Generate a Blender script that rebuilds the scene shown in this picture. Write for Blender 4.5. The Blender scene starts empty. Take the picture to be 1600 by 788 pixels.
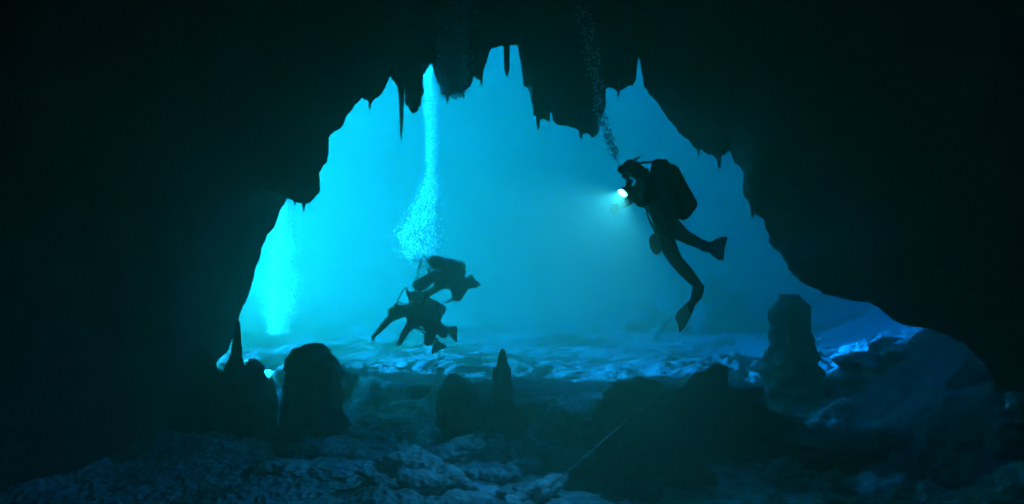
import bpy, bmesh, math, random
from mathutils import Vector, Matrix, noise, Quaternion

# ------------------------------------------------------------------ camera, world, sun, exposure
sc = bpy.context.scene
COL = sc.collection
CAM_Z = 2.5
F = 1256.0                      # focal length in photograph pixels (1600 wide)
cam_d = bpy.data.cameras.new('camera')
cam = bpy.data.objects.new('camera', cam_d)
COL.objects.link(cam)
cam.location = (0, 0, CAM_Z)
cam.rotation_euler = (math.radians(90), 0, 0)
cam_d.sensor_width = 36
cam_d.lens = 36 * F / 1600
cam_d.clip_start = 0.05
cam_d.clip_end = 500
sc.camera = cam

SUN_FROM = Vector((-0.965, 0.125, 0.155)).normalized()     # direction towards the light
world = bpy.data.worlds.new('World')
sc.world = world
world.use_nodes = True
wn = world.node_tree
bg = wn.nodes['Background']
sky = wn.nodes.new('ShaderNodeTexSky')
sky.sky_type = 'NISHITA'
sky.sun_disc = False
sky.sun_elevation = math.asin(SUN_FROM.z)
sky.sun_rotation = math.atan2(SUN_FROM.x, SUN_FROM.y)
wn.links.new(sky.outputs[0], bg.inputs[0])
bg.inputs[1].default_value = 0.12

sun_d = bpy.data.lights.new('sun', 'SUN')
sun_d.energy = 5.0
sun_d.angle = math.radians(0.5)
sun_d.color = (1.0, 0.97, 0.92)
sun = bpy.data.objects.new('sun', sun_d)
COL.objects.link(sun)
sun.location = SUN_FROM * 60
sun.rotation_euler = SUN_FROM.to_track_quat('Z', 'Y').to_euler()

vs = sc.view_settings
vs.view_transform = 'Standard'
vs.look = 'None'
vs.gamma = 1
vs.exposure = 8.35
sc.cycles.use_denoising = True
sc.cycles.max_bounces = 8
sc.cycles.diffuse_bounces = 3
sc.cycles.glossy_bounces = 2
sc.cycles.transmission_bounces = 4
sc.cycles.volume_bounces = 1
sc.cycles.transparent_max_bounces = 12
sc.cycles.sample_clamp_indirect = 4.0
sc.cycles.caustics_reflective = False
sc.cycles.caustics_refractive = False

random.seed(7)
HAZE_X = -7.0                   # the lit side of the water body: a plane through (HAZE_X, 0), turned by HAZE_ROT
HAZE_ROT = math.radians(10)


def water_edge(y):
    return HAZE_X - math.tan(HAZE_ROT) * y
V = Vector


# ------------------------------------------------------------------ helpers
def at(px, py, Y):
    """point seen at photograph pixel (px, py) at distance Y"""
    return V(((px - 800) / F * Y, Y, CAM_Z - (py - 394) / F * Y))


def sst(t):
    t = min(1, max(0, t))
    return t * t * (3 - 2 * t)


def fbm(p, s, octv=4, seed=0.0):
    return noise.fractal(V((p[0] * s + seed, p[1] * s - seed * 1.7, p[2] * s + seed * 0.6)), 0.9, 2.1, octv,
                         noise_basis='PERLIN_ORIGINAL')


def tag(o, label=None, cat=None, group=None, kind=None):
    if label: o['label'] = label
    if cat: o['category'] = cat
    if group: o['group'] = group
    if kind: o['kind'] = kind
    return o


def mesh_obj(name, verts, faces, mat, parent=None, smooth=True):
    me = bpy.data.meshes.new(name)
    me.from_pydata(verts, [], faces)
    if smooth:
        me.polygons.foreach_set('use_smooth', [True] * len(me.polygons))
    me.materials.append(mat)
    me.update()
    o = bpy.data.objects.new(name, me)
    COL.objects.link(o)
    if parent: o.parent = parent
    return o


def bm_obj(name, bm, mat, parent=None, smooth=True):
    me = bpy.data.meshes.new(name)
    bm.to_mesh(me)
    bm.free()
    if smooth:
        me.polygons.foreach_set('use_smooth', [True] * len(me.polygons))
    me.materials.append(mat)
    o = bpy.data.objects.new(name, me)
    COL.objects.link(o)
    if parent: o.parent = parent
    return o


# ------------------------------------------------------------------ materials
def rock_mat(name, c1, c2, c3, rough=0.9, scale=1.0, bump=0.5):
    m = bpy.data.materials.new(name)
    m.use_nodes = True
    nt = m.node_tree
    b = nt.nodes['Principled BSDF']
    tc = nt.nodes.new('ShaderNodeTexCoord')
    geo = nt.nodes.new('ShaderNodeNewGeometry')
    n1 = nt.nodes.new('ShaderNodeTexNoise'); n1.inputs['Scale'].default_value = 1.3 * scale; n1.inputs['Detail'].default_value = 9
    n1.inputs['Roughness'].default_value = 0.65
    n2 = nt.nodes.new('ShaderNodeTexNoise'); n2.inputs['Scale'].default_value = 9 * scale; n2.inputs['Detail'].default_value = 6
    n3 = nt.nodes.new('ShaderNodeTexVoronoi'); n3.inputs['Scale'].default_value = 14 * scale
    for n in (n1, n2, n3): nt.links.new(geo.outputs['Position'], n.inputs['Vector'])
    r1 = nt.nodes.new('ShaderNodeValToRGB')
    r1.color_ramp.elements[0].position = 0.35; r1.color_ramp.elements[0].color = (*c1, 1)
    r1.color_ramp.elements[1].position = 0.68; r1.color_ramp.elements[1].color = (*c2, 1)
    nt.links.new(n1.outputs[0], r1.inputs[0])
    mx = nt.nodes.new('ShaderNodeMix'); mx.data_type = 'RGBA'
    r2 = nt.nodes.new('ShaderNodeMapRange'); r2.inputs[1].default_value = 0.5; r2.inputs[2].default_value = 0.75
    nt.links.new(n2.outputs[0], r2.inputs[0])
    nt.links.new(r2.outputs[0], mx.inputs[0])
    nt.links.new(r1.outputs[0], mx.inputs[6]); mx.inputs[7].default_value = (*c3, 1)
    nt.links.new(mx.outputs[2], b.inputs['Base Color'])
    b.inputs['Roughness'].default_value = rough
    b.inputs['Specular IOR Level'].default_value = 0.15
    ad = nt.nodes.new('ShaderNodeMath'); ad.operation = 'ADD'
    nt.links.new(n2.outputs[0], ad.inputs[0]); nt.links.new(n3.outputs[0], ad.inputs[1])
    bp = nt.nodes.new('ShaderNodeBump'); bp.inputs['Strength'].default_value = bump; bp.inputs['Distance'].default_value = 0.05
    nt.links.new(ad.outputs[0], bp.inputs['Height'])
    nt.links.new(bp.outputs[0], b.inputs['Normal'])
    return m


def plain(name, col, rough=0.5, metal=0.0, spec=0.4, var=0.25, scale=20, emit=None, bump=0.15):
    m = bpy.data.materials.new(name)
    m.use_nodes = True
    nt = m.node_tree
    b = nt.nodes['Principled BSDF']
    n = nt.nodes.new('ShaderNodeTexNoise'); n.inputs['Scale'].default_value = scale; n.inputs['Detail'].default_value = 5
    tc = nt.nodes.new('ShaderNodeTexCoord')
    nt.links.new(tc.outputs['Object'], n.inputs['Vector'])
    r = nt.nodes.new('ShaderNodeValToRGB')
    r.color_ramp.elements[0].position = 0.3
    r.color_ramp.elements[1].position = 0.7
    r.color_ramp.elements[0].color = (*[c * (1 - var) for c in col], 1)
    r.color_ramp.elements[1].color = (*[min(1, c * (1 + var)) for c in col], 1)
    nt.links.new(n.outputs[0], r.inputs[0])
    nt.links.new(r.outputs[0], b.inputs['Base Color'])
    b.inputs['Roughness'].default_value = rough
    b.inputs['Metallic'].default_value = metal
    b.inputs['Specular IOR Level'].default_value = spec
    if bump:
        bp = nt.nodes.new('ShaderNodeBump'); bp.inputs['Strength'].default_value = bump; bp.inputs['Distance'].default_value = 0.01
        nt.links.new(n.outputs[0], bp.inputs['Height']); nt.links.new(bp.outputs[0], b.inputs['Normal'])
    if emit:
        b.inputs['Emission Color'].default_value = (*emit[0], 1)
        b.inputs['Emission Strength'].default_value = emit[1]
    return m


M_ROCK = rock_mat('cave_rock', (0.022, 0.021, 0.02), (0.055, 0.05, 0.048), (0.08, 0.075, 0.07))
M_FLOOR = rock_mat('silt_floor', (0.04, 0.038, 0.036), (0.095, 0.09, 0.088), (0.03, 0.029, 0.028), scale=0.8, bump=0.3)
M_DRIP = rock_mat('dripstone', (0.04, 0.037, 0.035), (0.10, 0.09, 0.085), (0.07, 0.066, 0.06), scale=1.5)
M_BED_LIT = rock_mat('bedrock_lit_tone', (0.12, 0.118, 0.114), (0.80, 0.78, 0.75), (0.22, 0.21, 0.205), scale=0.9, bump=1.0)  # pale bedrock, raised further to paint in light on the near rock
M_LAYER = rock_mat('layered_rock', (0.10, 0.098, 0.095), (0.28, 0.27, 0.26), (0.16, 0.155, 0.15), scale=1.2, bump=0.8)
M_HUMP = rock_mat('hump_rock', (0.035, 0.034, 0.032), (0.10, 0.095, 0.09), (0.06, 0.058, 0.055))

# ------------------------------------------------------------------ cave shell (walls and ceiling round the mouth)
RIM = [(290, 1000), (272, 760), (270, 640), (274, 570), (284, 525), (297, 490), (304, 440), (313, 395), (330, 352), (352, 322), (380, 303), (405, 296), (425, 290), (437, 292),
       (443, 292), (448, 303), (455, 311), (464, 315), (476, 317), (488, 312), (495, 298), (503, 272), (511, 246), (516, 222),
       (524, 207), (533, 194), (545, 176), (556, 163), (565, 152), (572, 156), (579, 162), (586, 152), (594, 141), (602, 131),
       (607, 126), (613, 136), (619, 139), (626, 128), (640, 118), (655, 114), (662, 116), (668, 106), (674, 97), (679, 116),
       (686, 132), (695, 140), (706, 144), (716, 140), (727, 142), (735, 133), (741, 118), (748, 127), (755, 112), (760, 98),
       (766, 79), (775, 71), (786, 69), (798, 70), (809, 73), (814, 104), (818, 136), (826, 141), (831, 160), (838, 178), (847, 184),
       (856, 190), (861, 173), (867, 187), (878, 192), (892, 198), (908, 205), (922, 211), (930, 209), (937, 200), (942, 176),
       (947, 150), (955, 133), (966, 139), (978, 141), (990, 134), (993, 112), (996, 90), (1000, 108), (1006, 126), (1016, 148),
       (1030, 173), (1046, 190), (1060, 206), (1074, 219), (1090, 233), (1103, 242), (1118, 249), (1130, 252), (1141, 244),
       (1149, 256), (1156, 276), (1163, 300), (1172, 322), (1184, 338), (1194, 358), (1206, 380), (1220, 404), (1236, 428),
       (1258, 446), (1280, 458), (1305, 465), (1335, 470), (1362, 476), (1380, 490), (1400, 503), (1425, 510), (1440, 514),
       (1465, 521), (1486, 527), (1506, 541), (1524, 556), (1543, 572), (1556, 596), (1566, 630), (1576, 680), (1580, 780), (1580, 1000)]


def rim_depth(px, py):
    t = min(1, max(0, (px - 1080) / 300))
    d = 11.2 - 2.0 * t * t * (3 - 2 * t)
    u = min(1, max(0, (520 - px) / 160))
    return d + 0.3 * u


def resample(poly, n):
    L = [0]
    for a, b in zip(poly, poly[1:]):
        L.append(L[-1] + math.hypot(b[0] - a[0], b[1] - a[1]))
    out = []
    k = 0
    for i in range(n):
        s = L[-1] * i / (n - 1)
        while k < len(poly) - 2 and L[k + 1] < s: k += 1
        t = (s - L[k]) / max(1e-6, L[k + 1] - L[k])
        out.append((poly[k][0] + (poly[k + 1][0] - poly[k][0]) * t, poly[k][1] + (poly[k + 1][1] - poly[k][1]) * t))
    return out


def build_shell():
    N = 900
    pts = []
    for px, py in resample(RIM, N):
        k = 0.35 if 640 < px < 835 and py < 200 else 1.0
        pts.append((px + k * (6 * fbm((px, py, 0), .028, 3, 2.0) + 2.5 * fbm((px, py, 0), .12, 2, 4.0)),
                    py + k * (6 * fbm((px, py, 0), .028, 3, 6.0) + 2.5 * fbm((px, py, 0), .12, 2, 8.0))))
    C = V((-0.2, 0, 2.4))
    # (offset in depth, scale about the axis, blend to the wide tunnel outline)
    far = [(0.0, 1.0, 0.0), (0.25, 1.06, .03), (0.6, 1.13, .12), (1.1, 1.25, .3), (1.8, 1.45, .5), (2.6, 1.75, .8), (3.2, 2.2, 1.0)]
    near = [(0.0, 1.0, 0.0), (0.02, 1.08, .06), (0.045, 1.18, .16), (0.075, 1.28, .32), (0.12, 1.36, .5), (0.2, 1.4, .7), (0.35, 1.42, .9),
            (0.6, 1.42, 1), (0.82, 1.35, 1), (1.0, 1.2, 1.0)]
    # smooth subdivision of ring parameters
    def dense(lst, m):
        out = []
        for a, b in zip(lst, lst[1:]):
            for j in range(m):
                t = j / m
                out.append(tuple(a[k] + (b[k] - a[k]) * t for k in range(3)))
        out.append(lst[-1])
        return out
    rings = [('f',) + r for r in reversed(dense(far, 3)[1:])] + [('n',) + r for r in dense(near, 5)]
    verts, faces = [], []
    for kind, a, s, b in rings:
        for i, (px, py) in enumerate(pts):
            Yr = rim_depth(px, py)
            p = at(px, py, Yr) - C
            th = math.atan2(p.z, p.x)
            Y = Yr + a if kind == 'f' else Yr + (-7 - Yr) * a
            e = V((6.3 * math.cos(th), 0, (4.0 if p.z > 0 else 5.0) * math.sin(th)))
            # the roof climbs straight up behind and in front of its hanging edge, the jambs flare sideways
            up = sst((p.z - 0.5) / 1.0) * sst((5.2 - abs(p.x)) / 1.2)
            g2 = min(1.0, abs(Y - Yr) / 1.4)
            sight = (p.x + C.x) * Y / Yr - C.x
            vx = sight * (1 - g2) + p.x * g2
            e = V((e.x * (1 - up) + p.x * up, 0, e.z * (1 - up) + 4.0 * math.sqrt(max(0.05, 1 - (p.x / 6.6) ** 2)) * up))
            x = (p.x + (e.x - p.x) * b) * s * (1 - up) + vx * up
            z = (p.z + (e.z - p.z) * b) * s
            left = min(1, max(0, (480 - px) / 120))
            if kind == 'n' and left > 0:
                # the left jamb runs back towards the camera as a long face between two edges
                dY = Yr - Y
                lw = left * sst((1.9 - p.z) / 0.7)
                off = -25 * min(1.0, dY / 2.6)
                jx = (px + off - 800) / F * Y - C.x - 0.9 * max(0.0, dY - 2.6)
                x = x * (1 - lw) + jx * lw
            q = V((x + C.x, Y, z + C.z))
            amp = min(1.0, a * (14 if kind == 'n' else 2.0))
            d = 0.55 * abs(fbm(q, 0.55, 4, 3.1)) * amp + 0.22 * abs(fbm(q, 1.9, 4, 9.2)) * min(1, amp * 1.5)
            d += 0.05 * fbm(q, 5.0, 4, 5.0) + 0.02 * fbm(q, 17.0, 2, 8.0)
            r = (V((x, 0, z)).normalized() * (1 - up) + V((0, 0, 1)) * up).normalized()
            q += r * d
            q.y += 0.25 * fbm(q, 0.9, 3, 1.3) * (1 if a > 0.02 else 0.3)
            q.x = max(q.x, water_edge(q.y) + 0.5)
            verts.append(q)
    R = len(rings)
    for j in range(R - 1):
        for i in range(N - 1):
            a0 = j * N + i
            faces.append((a0, a0 + 1, a0 + N + 1, a0 + N))
    last = (R - 1) * N
    verts.append(V((-0.2, -8.2, 2.0)))
    for i in range(N - 1):
        faces.append((last + i, last + i + 1, len(verts) - 1))
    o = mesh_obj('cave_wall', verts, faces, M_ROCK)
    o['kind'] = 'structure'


build_shell()


def build_buttress():
    foot = [(-1.0, 12.0), (-0.55, 12.5), (-0.15, 13.1), (0.0, 13.7), (-0.25, 14.05), (-1.0, 14.2), (-2.0, 14.2), (-3.2, 14.0), (-4.2, 13.4), (-4.4, 12.0)]
    pts = resample(foot, 200)
    verts, faces = [], []
    nz = 130
    for j in range(nz):
        z = -1.5 + 13.5 * j / (nz - 1)
        edge = -5.18 + 0.36 * min(z, 4.4)
        for x, y in pts:
            p = V((x + edge, y, z))
            d = 0.22 * fbm(p, 0.9, 4, 21) + 0.08 * fbm(p, 4, 3, 5)
            q = p + V((0.7, 0.5, 0)) * d
            q.x = max(q.x, water_edge(q.y) + 0.5)
            verts.append(q)
    n = len(pts)
    for j in range(nz - 1):
        for i in range(n - 1):
            a = j * n + i
            faces.append((a, a + 1, a + n + 1, a + n))
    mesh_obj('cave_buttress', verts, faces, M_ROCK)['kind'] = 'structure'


build_buttress()



# ------------------------------------------------------------------ floor
LA = V((-2.82, 13.1)); LB = V((1.28, 10.06))
LD = (LB - LA).normalized(); LN = V((-LD.y, LD.x))     # LN points away from the camera
if LN.y < 0: LN = -LN


def floor_h(x, y):
    p = V((x, y, 0))
    w = 0.25 * fbm(p, 0.8, 3, 2.0)
    s = (V((x, y)) - LA).dot(LN) + w
    al = (V((x, y)) - LA).dot(LD)
    fade = 1 - sst((al - 4.6) / 1.5)
    h = 0.45 * sst((s + 0.12) / 0.24) * fade + 0.45 * sst((y - 10.5) / 3) * (1 - fade)
    h += 0.16 * fbm(p, 0.45, 4, 7.0)
    # slanting rock beds on the near left
    k = sst((1.5 - x) / 2.5) * (1 - sst((s + 0.4) / 0.5))
    u = (x * 0.45 + y * 0.9) * 1.5 + 0.7 * fbm(p, 0.7, 3, 4.0)
    saw = u - math.floor(u)
    h += 0.16 * k * (saw if saw < 0.82 else (1 - saw) / 0.18 * 0.82)
    # rubble roughness
    h += 0.05 * fbm(p, 2.6, 4, 11.0) * (1 - 0.55 * sst((s) / 0.5))
    h += 0.03 * fbm(p, 6.5, 3, 13.0) * (1 - 0.55 * sst(s / 0.5))
    # sand ripples on the plateau
    h += 0.010 * math.sin(11 * y + 2.0 * fbm(p, 0.9, 3, 1.0) * 4 + 2.2 * x) * sst(s / 0.6)
    h -= min(2.0, 0.015 * max(0.0, y - 26) ** 1.3)
    # broken rock on the right-hand slope
    k2 = sst((x - 2.6) / 1.2) * sst((16 - y) / 2)
    if k2 > 0:
        h += k2 * (0.16 * fbm(p, 1.1, 4, 31.0) + 0.07 * abs(fbm(p, 3.2, 3, 33.0)) + 0.03 * fbm(p, 9.0, 2, 35.0))
    # flanks climb to the walls
    h += 0.9 * sst((abs(x + 0.2) - 3.4 - 0.12 * max(0, y - 9) * 3) / 3.0)
    return h


def build_floor():
    xs = [-22 + 44 * i / 60 for i in range(61)]
    ys = []
    y = -7.5
    while y < 60:
        ys.append(y)
        if y < 6.5: y += 0.5
        elif y < 15: y += 0.036
        elif y < 25: y += 0.12
        else: y += 0.8
    xs = []
    x = -22
    while x <= 22:
        xs.append(x)
        if x < -7: x += 0.6
        elif x < 7: x += 0.042
        else: x += 0.6
    verts = [(max(x, water_edge(y) + 0.4), y, floor_h(x, y)) for y in ys for x in xs]
    n = len(xs)
    faces = [(j * n + i, j * n + i + 1, (j + 1) * n + i + 1, (j + 1) * n + i) for j in range(len(ys) - 1) for i in range(n - 1)]
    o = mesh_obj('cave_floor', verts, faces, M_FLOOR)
    o.data.materials.append(M_BED_LIT)
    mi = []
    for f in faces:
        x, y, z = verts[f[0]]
        mi.append(1 if y < 16 and not (x > 2.4 and y > 11.6) and (V((x, y)) - LA).dot(LN) + 0.5 * fbm((x, y, 0), 1.2, 3, 17.0) < 0.05 else 0)  # near floor takes the painted lit tone, the sunlit right flank the darker one
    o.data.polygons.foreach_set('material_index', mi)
    o['kind'] = 'structure'


build_floor()

# ------------------------------------------------------------------ haze (the water itself)
def build_haze():
    bm = bmesh.new()
    bmesh.ops.create_cube(bm, size=1)
    z0, z1 = -5, 17.5
    L, W = 84.0, 50.0
    bmesh.ops.scale(bm, vec=(W, L, z1 - z0), verts=bm.verts)
    bmesh.ops.translate(bm, vec=(W / 2, L / 2 - 14, (z0 + z1) / 2), verts=bm.verts)
    bmesh.ops.rotate(bm, matrix=Matrix.Rotation(HAZE_ROT, 3, 'Z'), verts=bm.verts)
    bmesh.ops.translate(bm, vec=(HAZE_X, 0, 0), verts=bm.verts)
    m = bpy.data.materials.new('water_haze')
    m.use_nodes = True
    nt = m.node_tree
    nt.nodes.remove(nt.nodes['Principled BSDF'])
    pv = nt.nodes.new('ShaderNodeVolumePrincipled')
    pv.inputs['Color'].default_value = (0.60, 0.98, 0.50, 1)
    pv.inputs['Density'].default_value = 0.032
    pv.inputs['Anisotropy'].default_value = 0.62
    ab = nt.nodes.new('ShaderNodeVolumeAbsorption')
    ab.inputs['Color'].default_value = (0.45, 0.775, 0.853, 1)
    ab.inputs['Density'].default_value = 0.64
    ad = nt.nodes.new('ShaderNodeAddShader')
    nt.links.new(pv.outputs[0], ad.inputs[0]); nt.links.new(ab.outputs[0], ad.inputs[1])
    nt.links.new(ad.outputs[0], nt.nodes['Material Output'].inputs['Volume'])
    o = bm_obj('haze', bm, m, smooth=False)
    o['kind'] = 'stuff'


build_haze()


# ------------------------------------------------------------------ dripstone
def stalagmite(name, label, cat, px, top, Y, prof, seed, lean=0.0, group=None, base_drop=0.12, mat=None, px_base=None):
    """prof: list of (t, r) from foot (t=0) to tip (t=1)"""
    xb = (px - 800) / F * Y
    zb = floor_h(xb, Y) - base_drop
    zt = at(px, top, Y).z
    H = zt - zb
    nr, ns = 46, 36
    verts, faces = [], []
    for j in range(nr):
        t = j / (nr - 1)
        k = 0
        while k < len(prof) - 2 and prof[k + 1][0] < t: k += 1
        u = (t - prof[k][0]) / (prof[k + 1][0] - prof[k][0])
        r = prof[k][1] + (prof[k + 1][1] - prof[k][1]) * sst(u)
        for i in range(ns):
            a = 2 * math.pi * i / ns
            p = V((math.cos(a) * r, math.sin(a) * r, t * H))
            q = p + V((xb, Y, zb))
            d = 1 + 0.35 * fbm(q, 2.2, 3, seed) + 0.16 * fbm(q, 6.5, 3, seed + 3) + 0.08 * math.sin(9 * a + 3 * fbm(q, 1.5, 2, seed))
            p = V((p.x * d, p.y * d, p.z + 0.05 * fbm(q, 3.5, 3, seed + 8)))
            p.x += lean * H * t * t
            verts.append(p)
    for j in range(nr - 1):
        for i in range(ns):
            faces.append((j * ns + i, j * ns + (i + 1) % ns, (j + 1) * ns + (i + 1) % ns, (j + 1) * ns + i))
    verts.append(V((lean * H, 0, H + 0.02)))
    c = len(verts) - 1
    for i in range(ns): faces.append(((nr - 1) * ns + i, (nr - 1) * ns + (i + 1) % ns, c))
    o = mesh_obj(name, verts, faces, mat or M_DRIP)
    o.location = (xb, Y, zb)
    return tag(o, label, cat, group)


BLUNT = [(0, .52), (.12, .42), (.35, .37), (.7, .34), (.86, .31), (.95, .22), (1, .10)]
stalagmite('stalagmite', 'thick blunt dark stalagmite with a knobbly flat top beside the pale rock beds', 'stalagmite', 490, 538, 10.1,
           BLUNT, 1.0)
stalagmite('stalagmite', 'dark stalagmite with a thin finger-like spire at the foot of the left cave wall', 'stalagmite', 366, 503, 10.8,
           [(0, .42), (.3, .30), (.5, .22), (.66, .12), (.75, .06), (.95, .04), (1, .02)], 6.0, lean=0.03)
stalagmite('stalagmite', 'low rounded dark stalagmite hugging the spired one', 'stalagmite', 397, 562, 10.6,
           [(0, .34), (.4, .25), (.7, .19), (.9, .13), (1, .06)], 2.0)
stalagmite('stalagmite', 'small dark stalagmite nub between cave wall and spired stalagmite', 'stalagmite', 322, 545, 10.5,
           [(0, .34), (.5, .22), (.85, .13), (1, .05)], 3.3)
stalagmite('stalagmite', 'slender pointed blue-grey stalagmite in front of the floor ledge', 'stalagmite', 785, 546, 10.7,
           [(0, .26), (.12, .19), (.5, .155), (.78, .13), (.88, .06), (1, .025)], 4.1)
stalagmite('stalagmite', 'short blurred stalagmite stump beside the slender pointed one', 'stalagmite', 711, 588, 10.4,
           [(0, .33), (.2, .25), (.6, .22), (.88, .18), (1, .08)], 5.2)
stalagmite('rock_column', 'tall broad dim rock column rising beside the layered boulder', 'rock column', 1236, 462, 12.6,
           [(0, .52), (.15, .42), (.5, .37), (.85, .30), (1, .14)], 7.7, mat=M_ROCK)
stalagmite('stalagmite', 'tiny far stalagmite seen in the gap between two dark stalagmites', 'stalagmite', 424, 592, 12.2,
           [(0, .16), (.4, .10), (1, .03)], 8.2)


def stalactite(label, px, tip, Y, top, r0, r1, seed, group=None):
    a = at(px, top, Y); b = at(px, tip, Y)
    H = a.z - b.z
    nr, ns = 26, 18
    verts, faces = [], []
    for j in range(nr):
        t = j / (nr - 1)
        r = r0 + (r1 - r0) * t ** 0.8
        if t > 0.93: r *= 0.55
        for i in range(ns):
            an = 2 * math.pi * i / ns
            p = V((math.cos(an) * r, math.sin(an) * r, -t * H))
            q = a + p
            d = 1 + 0.4 * fbm(q, 4, 3, seed) + 0.15 * fbm(q, 11, 2, seed)
            verts.append(V((p.x * d, p.y * d, p.z)))
    for j in range(nr - 1):
        for i in range(ns):
            faces.append((j * ns + (i + 1) % ns, j * ns + i, (j + 1) * ns + i, (j + 1) * ns + (i + 1) % ns))
    verts.append(V((0, 0, -H - r1 * 0.6)))
    for i in range(ns): faces.append(((nr - 1) * ns + (i + 1) % ns, (nr - 1) * ns + i, len(verts) - 1))
    o = mesh_obj('stalactite', verts, faces, M_DRIP)
    o.location = a
    return tag(o, label, 'stalactite', group)


stalactite('broad blunt stalactite hanging left of the bright bubble column', 646, 172, 11.15, 60, .20, .10, 1)
stalactite('long needle-thin stalactite beside the broad blunt one at the cave mouth', 627, 226, 11.1, 70, .09, .006, 2)
stalactite('thin straight stalactite dividing two bright slots in the cave roof', 792, 119, 11.15, 30, .06, .025, 3)
G = 'small stalactites along the rim of the cave mouth'
for k, (px, tip, top, r0) in enumerate([(578, 172, 120, .07), (699, 163, 100, .12), (724, 153, 95, .07), (752, 134, 90, .035), (841, 203, 120, .10),
                                        (908, 218, 160, .09), (932, 216, 150, .07), (966, 152, 100, .06), 
                                        (1092, 247, 190, .08), (1124, 266, 200, .09), (1176, 342, 280, .10), (475, 330, 260, .12), (461, 322, 260, .06)]):
    stalactite('small dark stalactite on the jagged rim of the cave mouth', px, tip, rim_depth(px, tip) - 0.05, top, r0, .012, 20 + k, G)


# ------------------------------------------------------------------ boulders and slabs
def boulder(name, label, cat, c, size, seed, strata=0.0, rough=0.3, rot=0.0, sub=5, mat=None, group=None, peak=0.0):
    bm = bmesh.new()
    bmesh.ops.create_icosphere(bm, subdivisions=sub, radius=1)
    for v in bm.verts:
        p = v.co.normalized()
        q = V((p.x * size[0], p.y * size[1], p.z * size[2]))
        d = 1 + rough * fbm(q, 1.1 / max(size), 4, seed) * 1.6 + 0.35 * rough * fbm(q, 4.5 / max(size), 4, seed + 5)
        cell = noise.voronoi(q * (2.2 / max(size)) + V((seed, 0, 0)))[0]
        d += rough * 0.5 * (cell[1] - cell[0] - 0.3)
        if peak: d *= 1 - peak * (1 - abs(p.z)) * 0.0
        q *= d
        if peak and q.z > 0:
            t = q.z / size[2]
            q.x *= 1 - peak * sst(t); q.y *= 1 - peak * sst(t)
        if strata:
            u = (q.z + 0.18 * q.x + 0.1 * fbm(q, 1.0, 2, seed)) * 7 / size[2] * 0.55
            sw = u - math.floor(u)
            f = 1 - strata * (0.5 - abs(sw - 0.5)) * 2
            q.x *= f; q.y *= f
        v.co = q
    o = bm_obj(name, bm, mat or M_ROCK)
    o.location = c
    o.rotation_euler = (0, 0, rot)
    return tag(o, label, cat, group)


def on_floor(px, Y, dz=0.0):
    x = (px - 800) / F * Y
    return V((x, Y, floor_h(x, Y) + dz))


boulder('boulder', 'large layered blue-grey boulder under the sloping right cave wall', 'boulder', at(1432, 602, 13.3), (1.6, 1.1, 0.95), 3, strata=.10, rough=.28, sub=6, mat=M_LAYER)
boulder('boulder', 'broad dark rock hump under the diver with the torch', 'boulder', at(1060, 676, 10.0), (0.9, 0.75, 0.78), 8, rough=.35, sub=6)
boulder('boulder', 'dark blocky boulder between rock hump and tall rock column', 'boulder', at(1165, 680, 10.2), (0.75, 0.7, 0.45), 12, rough=.3, sub=5)
boulder('boulder', 'dark peaked boulder where the pale guide line crosses', 'boulder', at(985, 775, 8.7), (0.85, 0.6, 0.75), 15, rough=.32, sub=6, peak=.55)
boulder('rock_shelf', 'long low dark rock shelf below the layered boulder', 'rock shelf', at(1440, 705, 9.2), (1.7, 0.7, 0.26), 19, rough=.3, strata=.1, sub=6)
boulder('boulder', 'small rock slab painted pale for a patch of light behind the thick stalagmite', 'boulder', on_floor(618, 10.9, 0.05), (0.42, 0.35, 0.16), 25, rough=.35, mat=M_BED_LIT, strata=.1)  # a small lit patch of floor, done as a pale slab
boulder('boulder', 'flat grey slab leaning on the floor ledge', 'boulder', on_floor(655, 11.6, 0.05), (0.5, 0.4, 0.16), 28, rough=.35, mat=M_BED_LIT, strata=.12)  # pale colour stands for another small patch of light
boulder('boulder', 'pale slab painted in for a patch of light on the edge of the floor ledge', 'boulder', on_floor(915, 10.7, 0.02), (0.55, 0.5, 0.15), 31, rough=.35, mat=M_BED_LIT)  # streak of light on the ledge, put into the slab's colour
boulder('rock_bed', 'slanting pale rock bed with painted-in light below the thick stalagmite', 'rock bed', on_floor(520, 9.6, 0.02), (0.95, 0.45, 0.17), 35, rough=.3, rot=-0.5, mat=M_BED_LIT, strata=.14, sub=6)
boulder('rock_bed', 'long pale rock bed with painted-in light nearer the left wall, split by a dark crack', 'rock bed', on_floor(500, 8.7, 0.0), (1.0, 0.42, 0.17), 38, rough=.3, rot=-0.45, mat=M_BED_LIT, strata=.14, sub=6)
boulder('boulder', 'small stone painted bright as if lit on the ledge of the right cave wall', 'boulder', at(1590, 628, 8.6), (0.12, 0.12, 0.10), 41, rough=.35, mat=M_BED_LIT, sub=3)  # lit look comes from the pale colour

M_FAR = rock_mat('far_rock', (0.012, 0.012, 0.012), (0.03, 0.029, 0.028), (0.02, 0.02, 0.019))
boulder('rock_outcrop', 'far hazy blue rock outcrop behind the hovering diver', 'rock outcrop', at(1070, 545, 21), (2.3, 1.3, 1.5), 64, rough=.5, sub=6, mat=M_FAR)

boulder('boulder', 'dark boulder added to plug a light gap at the foot of the left cave wall', 'boulder', on_floor(288, 11.3, 0.1), (0.75, 0.6, 0.65), 71, rough=.3, sub=5)  # added to stop light leaking between wall and floor

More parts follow.
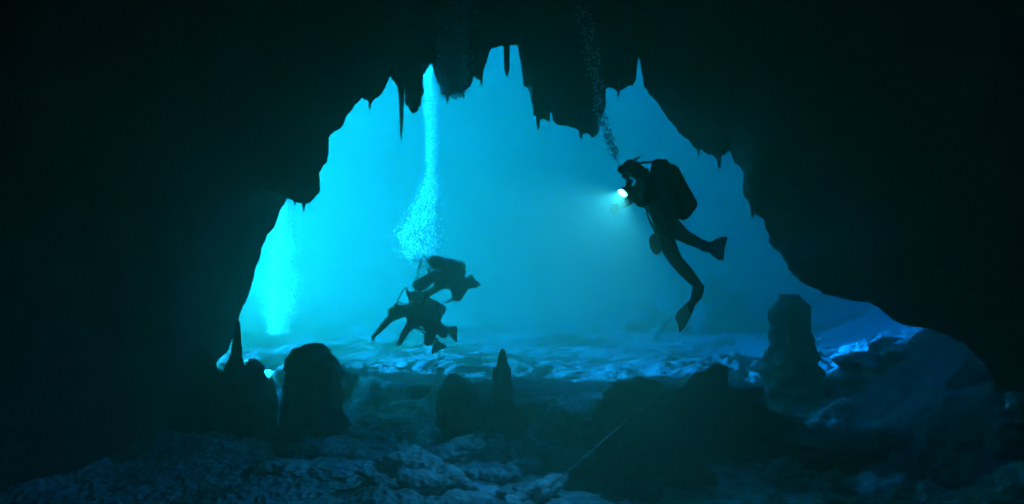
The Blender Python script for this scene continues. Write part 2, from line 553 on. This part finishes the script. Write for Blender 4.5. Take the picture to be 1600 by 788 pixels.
# loose stones on the near floor: 5 meshes, many individuals
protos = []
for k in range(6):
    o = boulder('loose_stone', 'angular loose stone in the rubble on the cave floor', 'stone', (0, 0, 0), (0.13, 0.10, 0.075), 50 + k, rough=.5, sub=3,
                mat=M_BED_LIT, group='loose stones on the cave floor')
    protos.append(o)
rs = random.Random(4)
spots = []
tries = 0
while len(spots) < 110 and tries < 4000:
    tries += 1
    Y = 7.9 + 3.6 * rs.random() ** 1.4
    px = rs.uniform(560, 1330)
    if 860 < px < 1110 and Y < 9.4: continue
    p = on_floor(px, Y)
    if any((p - q).length < 0.16 for q in spots): continue
    spots.append(p)
for i, p in enumerate(spots):
    src = protos[i % 6]
    if i < 6: o = src
    else:
        o = src.copy(); COL.objects.link(o)
    f = rs.choice((0.5, 0.65, 0.8, 1.0, 1.3, 1.7))
    o.location = p + V((0, 0, 0.05 * f))
    o.scale = (f * rs.uniform(.8, 1.3), f * rs.uniform(.8, 1.3), f * rs.uniform(.7, 1.1))
    o.rotation_euler = (rs.uniform(-.4, .4), rs.uniform(-.4, .4), rs.uniform(0, 6.3))


# ------------------------------------------------------------------ guide line
def tube(bm, pts, r, ns=8, closed_caps=True):
    rings = []
    for k, p in enumerate(pts):
        a = pts[max(0, k - 1)]; b = pts[min(len(pts) - 1, k + 1)]
        d = (b - a).normalized()
        u = d.cross(V((0, 0, 1)))
        if u.length < 1e-3: u = d.cross(V((1, 0, 0)))
        u.normalize(); w = d.cross(u).normalized()
        rr = r[k] if isinstance(r, (list, tuple)) else r
        rings.append([bm.verts.new(p + (u * math.cos(2 * math.pi * i / ns) + w * math.sin(2 * math.pi * i / ns)) * rr) for i in range(ns)])
    for a, b in zip(rings, rings[1:]):
        for i in range(ns):
            bm.faces.new((a[i], a[(i + 1) % ns], b[(i + 1) % ns], b[i]))
    if closed_caps:
        bm.faces.new(list(reversed(rings[0]))); bm.faces.new(rings[-1])
    bmesh.ops.recalc_face_normals(bm, faces=bm.faces[:])


def curve_pts(P, n=24):
    """Catmull-Rom through P"""
    out = []
    Q = [P[0]] + list(P) + [P[-1]]
    for k in range(1, len(Q) - 2):
        for j in range(n):
            t = j / n
            a, b, c, d = Q[k - 1], Q[k], Q[k + 1], Q[k + 2]
            out.append(0.5 * ((2 * b) + (c - a) * t + (2 * a - 5 * b + 4 * c - d) * t * t + (3 * b - a - 3 * c + d) * t ** 3))
    out.append(P[-1])
    return out


M_LINE = plain('line_nylon', (0.42, 0.42, 0.4), .6, var=.2)
bm = bmesh.new()
tube(bm, curve_pts([at(1062, 584, 9.15), at(1010, 632, 8.8), at(955, 678, 8.0), at(895, 730, 7.8), at(842, 772, 8.1)], 12), 0.0042, 6)
tag(bm_obj('guide_line', bm, M_LINE), 'thin pale guide line running diagonally past the peaked boulder', 'guide line')

# ------------------------------------------------------------------ divers
M_SUIT = plain('neoprene', (0.025, 0.024, 0.028), .75, spec=.25, scale=30)
M_SKIN = plain('face_skin', (0.45, 0.27, 0.19), .55, var=.1)
M_WING = plain('wing_nylon', (0.03, 0.022, 0.032), .8, spec=.2, scale=40)
M_ALU = plain('tank_paint', (0.55, 0.56, 0.58), .4, metal=.3, var=.12)
M_TANKD = plain('tank_dark', (0.06, 0.05, 0.055), .45, var=.2)
M_CHROME = plain('valve_chrome', (0.6, 0.6, 0.6), .25, metal=1.0, var=.1)
M_RUBBER = plain('rubber', (0.02, 0.02, 0.02), .6, var=.2)
M_FINTIP = plain('fin_tip', (0.62, 0.64, 0.62), .5, var=.1)
M_GLASS = plain('mask_glass', (0.03, 0.04, 0.045), .08, spec=.8, var=.1, bump=0)


def skin_body(name, chain, edges, radii, root_i, mat_list, parent):
    me = bpy.data.meshes.new(name)
    me.from_pydata(chain, edges, [])
    o = bpy.data.objects.new(name, me)
    COL.objects.link(o)
    md = o.modifiers.new('skin', 'SKIN')
    md.use_smooth_shade = True
    for i, r in enumerate(radii):
        sv = me.skin_vertices[0].data[i]
        sv.radius = (r, r) if not isinstance(r, tuple) else r
        sv.use_root = (i == root_i)
    ss = o.modifiers.new('sub', 'SUBSURF'); ss.levels = 2; ss.render_levels = 2
    bpy.context.view_layer.update()
    dg = bpy.context.evaluated_depsgraph_get()
    me2 = bpy.data.meshes.new_from_object(o.evaluated_get(dg))
    o.modifiers.clear()
    o.data = me2
    bpy.data.meshes.remove(me)
    me2.materials.clear()
    for m in mat_list: me2.materials.append(m)
    me2.polygons.foreach_set('use_smooth', [True] * len(me2.polygons))
    o.parent = parent
    return o


def capsule(bm, a, b, r, ns=20, flat=0.0):
    d = (b - a); L = d.length; d.normalize()
    u = d.orthogonal().normalized(); w = d.cross(u)
    prof = [(-r * .35, .55 * r), (-r * .12, .88 * r), (r * .15, r)] + [(L * t, r) for t in (.25, .5, .75)] + [(L - r * .1, r), (L + r * .3, .86 * r), (L + r * .6, .58 * r), (L + r * .72, .3 * r)]
    rings = [[bm.verts.new(a + d * s + (u * math.cos(2 * math.pi * i / ns) + w * math.sin(2 * math.pi * i / ns)) * rr) for i in range(ns)] for s, rr in prof]
    for p, q in zip(rings, rings[1:]):
        for i in range(ns): bm.faces.new((p[i], p[(i + 1) % ns], q[(i + 1) % ns], q[i]))
    bm.faces.new(list(reversed(rings[0]))); bm.faces.new(rings[-1])
    bmesh.ops.recalc_face_normals(bm, faces=bm.faces[:])


def ellipsoid(bm, c, ax, ay, az, sub=3, f=None):
    r = bmesh.ops.create_icosphere(bm, subdivisions=sub, radius=1)
    for v in r['verts']:
        p = v.co.copy()
        if f: p = f(p)
        v.co = c + ax * p.x + ay * p.y + az * p.z


def fin(parent, ankle, toe, tip, side, width, tipmat=None):
    """foot pocket, ribbed blade"""
    d = (tip - toe).normalized()
    side = (side - d * side.dot(d)).normalized()
    n = d.cross(side).normalized()
    L = (tip - toe).length
    bm = bmesh.new()
    heel = ankle + (ankle - toe).normalized() * 0.02
    tube(bm, [heel, ankle * .5 + toe * .5, toe, toe + d * .07], [.055, .062, .058, .035], 12)
    f = bm_obj('fin', bm, M_RUBBER, parent)
    bm = bmesh.new()
    nl, nw = 14, 8
    grid = {}
    for lay in (1, -1):
        for j in range(nl + 1):
            t = j / nl
            w = width * (0.34 + 0.66 * sst(t * 1.25)) * 0.5
            for i in range(nw + 1):
                s = -1 + 2 * i / nw
                notch = -0.06 * L * (1 - abs(s)) if j == nl else 0
                rib = 0.012 if i in (0, nw) else (0.006 if i == nw // 2 else 0.003)
                bend = -0.10 * L * t * t
                grid[(lay, j, i)] = bm.verts.new(toe + d * (0.02 + L * t * 0.98 + notch) + side * s * w + n * (lay * rib * (1 - .5 * t) + bend))
    for lay in (1, -1):
        for j in range(nl):
            for i in range(nw):
                q = [grid[(lay, j, i)], grid[(lay, j, i + 1)], grid[(lay, j + 1, i + 1)], grid[(lay, j + 1, i)]]
                bm.faces.new(q if lay == 1 else q[::-1])
    for j in range(nl):
        for i in (0, nw):
            bm.faces.new((grid[(1, j, i)], grid[(1, j + 1, i)], grid[(-1, j + 1, i)], grid[(-1, j, i)]))
    for i in range(nw):
        for j in (0, nl):
            bm.faces.new((grid[(1, j, i)], grid[(-1, j, i)], grid[(-1, j, i + 1)], grid[(1, j, i + 1)]))
    bmesh.ops.recalc_face_normals(bm, faces=bm.faces[:])
    b = bm_obj('blade', bm, M_RUBBER, f)
    if tipmat:
        b.data.materials.append(tipmat)
        for p in b.data.polygons:
            if (p.center - toe).dot(d) > 0.45 * L: p.material_index = 1
    return f


def hand_chain(V_, E_, R_, wrist_i, wrist, palm_dir, side, curl):
    """palm and five bent fingers"""
    palm_dir = palm_dir.normalized()
    side = (side - palm_dir * side.dot(palm_dir)).normalized()
    nrm = palm_dir.cross(side).normalized() * curl
    V_.append(wrist + palm_dir * 0.055); R_.append((.036, .022)); E_.append((wrist_i, len(V_) - 1)); pi = len(V_) - 1
    V_.append(wrist + palm_dir * 0.085); R_.append((.036, .018)); E_.append((pi, len(V_) - 1)); ki = len(V_) - 1
    for s, L in ((-.030, .062), (-.010, .074), (.010, .070), (.030, .055)):
        b = V_[ki] + side * s
        p1 = b + palm_dir * (L * .6) + nrm * .012
        p2 = b + palm_dir * L * .85 + nrm * (.04)
        V_.append(b + palm_dir * .012); R_.append(.0095); E_.append((ki, len(V_) - 1))
        V_.append(p1); R_.append(.009); E_.append((len(V_) - 2, len(V_) - 1))
        V_.append(p2); R_.append(.0075); E_.append((len(V_) - 2, len(V_) - 1))
    t0 = V_[pi] - side * .036
    V_.append(t0); R_.append(.012); E_.append((pi, len(V_) - 1))
    V_.append(t0 - side * .022 + palm_dir * .03 + nrm * .015); R_.append(.011); E_.append((len(V_) - 2, len(V_) - 1))
    V_.append(t0 - side * .02 + palm_dir * .055 + nrm * .03); R_.append(.009); E_.append((len(V_) - 2, len(V_) - 1))


def diver(label, J, back, look, tanks, fin_side, fin_tip_mats=(None, None), fin_w=.24, tank_mat=None, tank_r=.09, wing=(.29, .14, .35)):
    """J: joint name -> world point. One continuous body, worn gear as parts."""
    root = bpy.data.objects.new('person', None)
    COL.objects.link(root)
    tag(root, label, 'diver', 'scuba divers in the cave')
    base = J['pelvis'].copy()
    names = ['pelvis', 'spine', 'chest', 'neck', 'head', 'crown']
    rad = {'pelvis': (.155, .125), 'spine': (.145, .12), 'chest': (.175, .135), 'neck': .072, 'head': .108, 'crown': .085,
           'sh': .082, 'el': .056, 'wr': .040, 'hip': .105, 'kn': .072, 'an': .052, 'to': .045, 'ub': .07}
    Vv, E, R = [], [], []
    idx = {}
    def add(n, p, r, link=None):
        Vv.append(p); R.append(r); idx[n] = len(Vv) - 1
        if link is not None: E.append((idx[link], idx[n]))
    add('pelvis', J['pelvis'], rad['pelvis'])
    add('spine', J['spine'], rad['spine'], 'pelvis')
    add('chest', J['chest'], rad['chest'], 'spine')
    add('neck', J['neck'], rad['neck'], 'chest')
    add('head', J['head'], rad['head'], 'neck')
    up = (J['head'] - J['neck']).normalized()
    add('crown', J['head'] + up * .09, rad['crown'], 'head')
    add('chin', J['head'] + look * .055 - up * .07, .055, 'head')
    add('nose', J['head'] + look * .10 - up * .01, .03, 'head')
    for s in 'AB':
        add('sh' + s, J['sh' + s], rad['sh'], 'chest')
        add('ub' + s, J['sh' + s] * .45 + J['el' + s] * .55, .066, 'sh' + s)
        add('el' + s, J['el' + s], rad['el'], 'ub' + s)
        add('fo' + s, J['el' + s] * .6 + J['wr' + s] * .4, .058, 'el' + s)
        add('wr' + s, J['wr' + s], rad['wr'], 'fo' + s)
        add('hip' + s, J['hip' + s], rad['hip'], 'pelvis')
        add('th' + s, J['hip' + s] * .5 + J['kn' + s] * .5, .094, 'hip' + s)
        add('kn' + s, J['kn' + s], rad['kn'], 'th' + s)
        add('ca' + s, J['kn' + s] * .65 + J['an' + s] * .35, .074, 'kn' + s)
        add('an' + s, J['an' + s], rad['an'], 'ca' + s)
        add('to' + s, J['to' + s], rad['to'], 'an' + s)
    for s, c in (('A', 1), ('B', -1)):
        fd = J.get('hd' + s, J['wr' + s] - J['el' + s])
        hand_chain(Vv, E, R, idx['wr' + s], J['wr' + s], fd, back.cross(fd), c)
    Vv = [v - base for v in Vv]
    body = skin_body('body', Vv, E, R, 0, [M_SUIT, M_SKIN], root)
    hc = J['head'] - base
    for p in body.data.polygons:
        c = p.center - hc
        if c.length < .16 and c.dot(look) > .05 and c.normalized().dot(look) > .62: p.material_index = 1
    root.location = base
    P = lambda v: v - base
    axis = (J['neck'] - J['pelvis']).normalized()
    right = axis.cross(back).normalized()
    back = right.cross(axis).normalized()
    # mask
    lr = look.cross(up).normalized()
    mc = P(J['head'] + look * .095 + up * .025)
    bm = bmesh.new()
    ellipsoid(bm, mc, lr * .085, look * .045, up * .05, 2, lambda p: V((math.copysign(abs(p.x) ** .6, p.x), p.y, math.copysign(abs(p.z) ** .6, p.z))))
    mk = bm_obj('mask', bm, M_RUBBER, root)
    bm = bmesh.new()
    ellipsoid(bm, mc + look * .025, lr * .068, look * .026, up * .036, 2, lambda p: V((math.copysign(abs(p.x) ** .5, p.x), p.y, math.copysign(abs(p.z) ** .5, p.z))))
    bm_obj('lens', bm, M_GLASS, mk)
    ring = [P(J['head']) + up * .03 + (look * math.cos(a) + lr * math.sin(a)) * .122 for a in [2 * math.pi * i / 24 for i in range(25)]]
    bm = bmesh.new(); tube(bm, ring, .009, 6); bm_obj('strap', bm, M_RUBBER, mk)
    # regulator
    mouth = P(J['head'] + look * .13 - up * .06)
    bm = bmesh.new(); ellipsoid(bm, mouth, lr * .045, look * .03, up * .045, 2)
    rg = bm_obj('regulator', bm, M_RUBBER, root)
    # wing
    wc = P(J['spine'] * .45 + J['chest'] * .55 + back * .17)
    bm = bmesh.new()
    def wf(p):
        q = p.copy()
        q.y *= 1 + .25 * math.cos(4 * p.x) * .4 + .12 * noise.noise(p * 3)
        return q
    ellipsoid(bm, wc, right * wing[0], back * wing[1], axis * wing[2], 4, wf)
    bm_obj('buoyancy_wing', bm, M_WING, root)
    # tanks
    tops = []
    for off, L in tanks:
        a = P(J['pelvis'] + back * .26 + right * off + axis * (.02))
        b = a + axis * L
        bm = bmesh.new(); capsule(bm, a, b, tank_r)
        tk = bm_obj('tank', bm, tank_mat or M_TANKD, root)
        bm = bmesh.new()
        top = b + axis * .065
        tube(bm, [top, top + axis * .05, top + axis * .075], [.02, .024, .02], 10)
        tube(bm, [top + axis * .045 - right * .055, top + axis * .045 + right * .055], [.022, .022], 10)
        bm_obj('valve', bm, M_CHROME, tk)
        for t in (.3, .72):
            bm = bmesh.new()
            c = a + (b - a) * t
            bmesh.ops.create_cone(bm, segments=24, radius1=tank_r + .004, radius2=tank_r + .004, depth=.045, cap_ends=False)
            m = Matrix.Translation(c) @ axis.to_track_quat('Z', 'Y').to_matrix().to_4x4()
            bmesh.ops.transform(bm, matrix=m, verts=bm.verts)
            bm_obj('band', bm, M_CHROME if tank_mat is None else M_RUBBER, tk)
        tops.append(top + axis * .045)
    bm = bmesh.new()
    tube(bm, curve_pts([tops[0] + right * .05, tops[0] + right * .13 + axis * .02, P(J['head']) + lr * .16 * (1 if lr.dot(right) > 0 else -1) + look * .02, mouth + lr * .05 * (1 if lr.dot(right) > 0 else -1), mouth], 8), .011, 8)
    bm_obj('hose', bm, M_RUBBER, rg)
    bm = bmesh.new()
    tube(bm, curve_pts([tops[-1] - right * .05, tops[-1] - right * .2, P(J['chest']) - right * .24 - back * .02, P(J['spine']) - right * .22 - back * .12, P(J['pelvis']) - right * .16 - back * .12], 8), .010, 8)
    bm_obj('gauge_hose', bm, M_RUBBER, root)
    # harness
    for s in (-1, 1):
        bm = bmesh.new()
        tube(bm, curve_pts([P(J['pelvis']) + right * s * .17 - back * .02, P(J['chest']) + right * s * .13 - back * .15, P(J['chest']) + right * s * .12 + axis * .17, P(J['chest']) + right * s * .09 + back * .15], 8), .018, 6)
        bm_obj('harness_strap', bm, M_RUBBER, root)
    loop = [P(J['pelvis']) + axis * .04 + right * .178 * math.cos(a) + back * .15 * math.sin(a) for a in [2 * math.pi * i / 28 for i in range(29)]]
    bm = bmesh.new(); tube(bm, loop, .02, 6); bm_obj('waist_belt', bm, M_RUBBER, root)
    for s, k in (('A', 0), ('B', 1)):
        fin(root, P(J['an' + s]), P(J['to' + s]), P(J['fin' + s]), fin_side[k], fin_w, fin_tip_mats[k])
    return root, P


# the diver with the lit torch
Yd = 8.4
JR = {'pelvis': at(1043, 348, Yd), 'spine': at(1033, 322, Yd), 'chest': at(1021, 296, Yd), 'neck': at(1003, 273, Yd - .02), 'head': at(987, 259, Yd - .02),
      'shA': at(1020, 292, Yd - .18), 'elA': at(1003, 321, Yd - .27), 'wrA': at(988, 299, Yd - .34),
      'shB': at(1008, 281, Yd + .18), 'elB': at(984, 312, Yd + .26), 'wrB': at(969, 322, Yd + .10),
      'hipA': at(1034, 362, Yd - .09), 'knA': at(1056, 408, Yd - .30), 'anA': at(1092, 447, Yd - .12), 'toA': at(1088, 463, Yd - .14), 'finA': at(1064, 508, Yd - .36),
      'hipB': at(1050, 355, Yd + .09), 'knB': at(1072, 371, Yd + .42), 'anB': at(1098, 383, Yd + .12), 'toB': at(1104, 386, Yd + .02), 'finB': at(1128, 388, Yd - .30)}
backR = V((.80, -.38, .46)).normalized()
lookR = V((-.80, .25, -.55)).normalized()
divR, PR = diver('black-suited diver with a lit torch hovering above the dark rock hump', JR, backR, lookR, [(-.10, .44), (.10, .44)],
                 (V((.6, .75, .3)), V((.12, .25, 1.0))), (M_FINTIP, None), .24)
bm = bmesh.new()
ellipsoid(bm, PR(at(1024, 382, Yd - .2)), V((.06, 0, .02)), V((0, .08, 0)), V((-.03, 0, .11)), 2)
bm_obj('thigh_pouch', bm, M_WING, divR)

# the pair swimming away over the floor
Yu = 12.5
JU = {'pelvis': at(712, 440, Yu + .1), 'spine': at(703, 434, Yu), 'chest': at(690, 430, Yu - .1), 'neck': at(675, 433, Yu - .2), 'head': at(663, 440, Yu - .25),
      'shA': at(690, 444, Yu - .22), 'elA': at(672, 458, Yu - .3), 'wrA': at(656, 462, Yu - .35),
      'shB': at(684, 426, Yu + .1), 'elB': at(664, 446, Yu + .15), 'wrB': at(650, 457, Yu + .15),
      'hipA': at(714, 448, Yu), 'knA': at(712, 466, Yu + .3), 'anA': at(716, 455, Yu + .6), 'toA': at(720, 452, Yu + .68), 'finA': at(744, 436, Yu + .8),
      'hipB': at(716, 434, Yu + .2), 'knB': at(728, 446, Yu + .5), 'anB': at(719, 462, Yu + .6), 'toB': at(716, 466, Yu + .66), 'finB': at(705, 470, Yu + 1.1)}
diver('dark diver leading the pair above the sandy floor, bubbles rising from them', JU, V((.35, -.35, .87)).normalized(), V((-.85, .1, -.5)).normalized(), [(0, .55)],
      (V((0, .5, .8)), V((.8, .2, .5))), (None, None), .26, None, .095, (.26, .09, .27))
Yl = 12.3
JL = {'pelvis': at(676, 506, Yl + .1), 'spine': at(666, 499, Yl), 'chest': at(650, 491, Yl - .1), 'neck': at(636, 485, Yl - .15), 'head': at(624, 484, Yl - .2),
      'shA': at(646, 503, Yl - .25), 'elA': at(632, 520, Yl - .35), 'wrA': at(627, 532, Yl - .5),
      'shB': at(640, 484, Yl + .05), 'elB': at(607, 500, Yl + .02), 'wrB': at(590, 520, Yl),
      'hipA': at(674, 516, Yl), 'knA': at(668, 535, Yl + .25), 'anA': at(676, 530, Yl + .6), 'toA': at(680, 532, Yl + .66), 'finA': at(688, 551, Yl + .95),
      'hipB': at(682, 508, Yl + .2), 'knB': at(694, 524, Yl + .4), 'anB': at(693, 514, Yl + .7), 'toB': at(697, 515, Yl + .75), 'finB': at(716, 522, Yl + .95)}
diver('dark diver with a pale tank, one arm stretched out over the sandy floor', JL, V((.28, -.45, .85)).normalized(), V((-.9, .1, -.4)).normalized(), [(0, .55)],
      (V((.8, .2, .3)), V((.1, .5, .8))), (None, None), .26, M_ALU, .095, (.26, .09, .27))


# torch in the hand of the near diver
def torch():
    a = at(982, 289, Yd - .40); aim = V((-.54, -.46, -.70)).normalized()
    root = bpy.data.objects.new('dive_torch', None); COL.objects.link(root); root.location = a
    tag(root, 'lit dive torch shining white in the hand of the hovering diver', 'torch')
    bm = bmesh.new(); tube(bm, [V((0, 0, 0)) - aim * .07, aim * -.06, aim * .06, aim * .075], [.018, .022, .022, .03], 16); bm_obj('torch_body', bm, M_TANKD, root)
    bm = bmesh.new(); tube(bm, [aim * .075, aim * .09, aim * .125], [.03, .05, .052], 20, closed_caps=False); bm_obj('torch_head', bm, M_CHROME, root)
    bm = bmesh.new(); tube(bm, [aim * .108, aim * .118], [.047, .047], 20)
    m = plain('torch_lens', (.8, .9, 1), .2, emit=((.40, .85, 1.0), 0.16), var=.05, bump=0)
    bm_obj('lens', bm, m, root)
    l = bpy.data.lights.new('torch_beam', 'SPOT'); l.energy = 2.0; l.color = (.42, .68, 1); l.spot_size = math.radians(112); l.spot_blend = .6; l.shadow_soft_size = .03
    lo = bpy.data.objects.new('torch_beam', l); COL.objects.link(lo); lo.parent = root
    lo.location = aim * .14; lo.rotation_euler = (-aim).to_track_quat('Z', 'Y').to_euler()


torch()


# ------------------------------------------------------------------ exhaled bubbles
def bubble_mat(refr=.4):
    m = bpy.data.materials.new('air_bubble')
    m.use_nodes = True
    nt = m.node_tree
    nt.nodes.remove(nt.nodes['Principled BSDF'])
    tr = nt.nodes.new('ShaderNodeBsdfTranslucent'); tr.inputs[0].default_value = (.94, .95, .95, 1)
    rf = nt.nodes.new('ShaderNodeBsdfRefraction'); rf.inputs['Roughness'].default_value = .5; rf.inputs['IOR'].default_value = 1.05
    gl = nt.nodes.new('ShaderNodeBsdfGlossy'); gl.inputs['Roughness'].default_value = .2
    m1 = nt.nodes.new('ShaderNodeMixShader'); m1.inputs[0].default_value = refr
    m2 = nt.nodes.new('ShaderNodeMixShader'); m2.inputs[0].default_value = .15
    nt.links.new(tr.outputs[0], m1.inputs[1]); nt.links.new(rf.outputs[0], m1.inputs[2])
    nt.links.new(m1.outputs[0], m2.inputs[1]); nt.links.new(gl.outputs[0], m2.inputs[2])
    nt.links.new(m2.outputs[0], nt.nodes['Material Output'].inputs['Surface'])
    return m


M_BUB = bubble_mat()
M_BUB_CLEAR = bubble_mat(.62)
_ico = bmesh.new(); bmesh.ops.create_icosphere(_ico, subdivisions=1, radius=1)
ICO_V = [v.co.copy() for v in _ico.verts]; ICO_F = [[v.index for v in f.verts] for f in _ico.faces]; _ico.free()


def plume(label, path, n, rmin, rmax, seed, depth_spread=.6, mat=None):
    """path: (px, py, Y, half width in px)"""
    r = random.Random(seed)
    verts, faces = [], []
    for _ in range(n):
        t = r.random() * (len(path) - 1)
        k = min(len(path) - 2, int(t)); u = t - k
        px, py, Y, w = [path[k][i] + (path[k + 1][i] - path[k][i]) * u for i in range(4)]
        c = at(px, py, Y)
        s = w / F * Y
        # bubbles travel in clusters
        cl = noise.noise(V((c.z * 2.4, seed, 0)))
        a = r.uniform(0, 6.283); rr = s * math.sqrt(r.random()) * (.75 + .5 * cl) * (1 if r.random() < .8 else 1.5)
        c += V((math.cos(a) * rr, math.sin(a) * rr * depth_spread, r.uniform(-.05, .05)))
        rad = rmin + (rmax - rmin) * r.random() ** 3
        fl = r.uniform(.5, 1.0) if rad > .012 else 1
        o = len(verts)
        verts += [c + V((v.x * rad, v.y * rad, v.z * rad * fl)) for v in ICO_V]
        faces += [[i + o for i in f] for f in ICO_F]
    o = mesh_obj('bubble_plume', verts, faces, mat or M_BUB)
    return tag(o, label, 'bubbles', 'plumes of exhaled bubbles', 'stuff')


plume('bright column of bubbles rising from the pair of divers', [(668, 425, 13.2, 14), (655, 395, 13.8, 36), (652, 360, 14.2, 38), (664, 325, 14.4, 28), (674, 280, 14.4, 15), (675, 230, 14.4, 12),
       (672, 170, 14.4, 13), (672, 110, 14.4, 14), (676, 60, 14.4, 20)], 7500, .003, .018, 1)
plume('glowing cloud of bubbles close to the left edge of the cave mouth', [(438, 520, 16.2, 22), (440, 480, 16.2, 34), (437, 430, 16.2, 32), (440, 380, 16.2, 26), (443, 330, 16.2, 16), (446, 280, 16.2, 14)], 9500, .003, .02, 2)
plume('faint column of bubbles climbing from the diver with the torch to the roof', [(965, 246, 8.25, 6), (950, 215, 8.2, 10), (938, 170, 8.2, 13), (930, 110, 8.2, 16), (918, 50, 8.2, 20), (900, -30, 8.2, 26)], 1000, .003, .017, 3, mat=M_BUB_CLEAR)
plume('dim broad cloud of bubbles against the dark roof above the mouth', [(706, 150, 10.2, 24), (708, 110, 10.2, 30), (705, 60, 10.2, 36), (700, -20, 10.2, 44)], 4200, .004, .02, 4)


# ------------------------------------------------------------------ silt hanging in the water
def silt():
    r = random.Random(12)
    verts, faces = [], []
    for _ in range(1500):
        Y = r.uniform(5, 15)
        c = at(r.uniform(250, 1350), r.uniform(60, 760), Y)
        rad = r.uniform(.0012, .0035) * Y / 9
        o = len(verts)
        verts += [c + v * rad for v in ICO_V]
        faces += [[i + o for i in f] for f in ICO_F]
    o = mesh_obj('drifting_silt', verts, faces, M_BUB)
    tag(o, 'fine pale silt specks drifting through the water', 'silt', None, 'stuff')


silt()
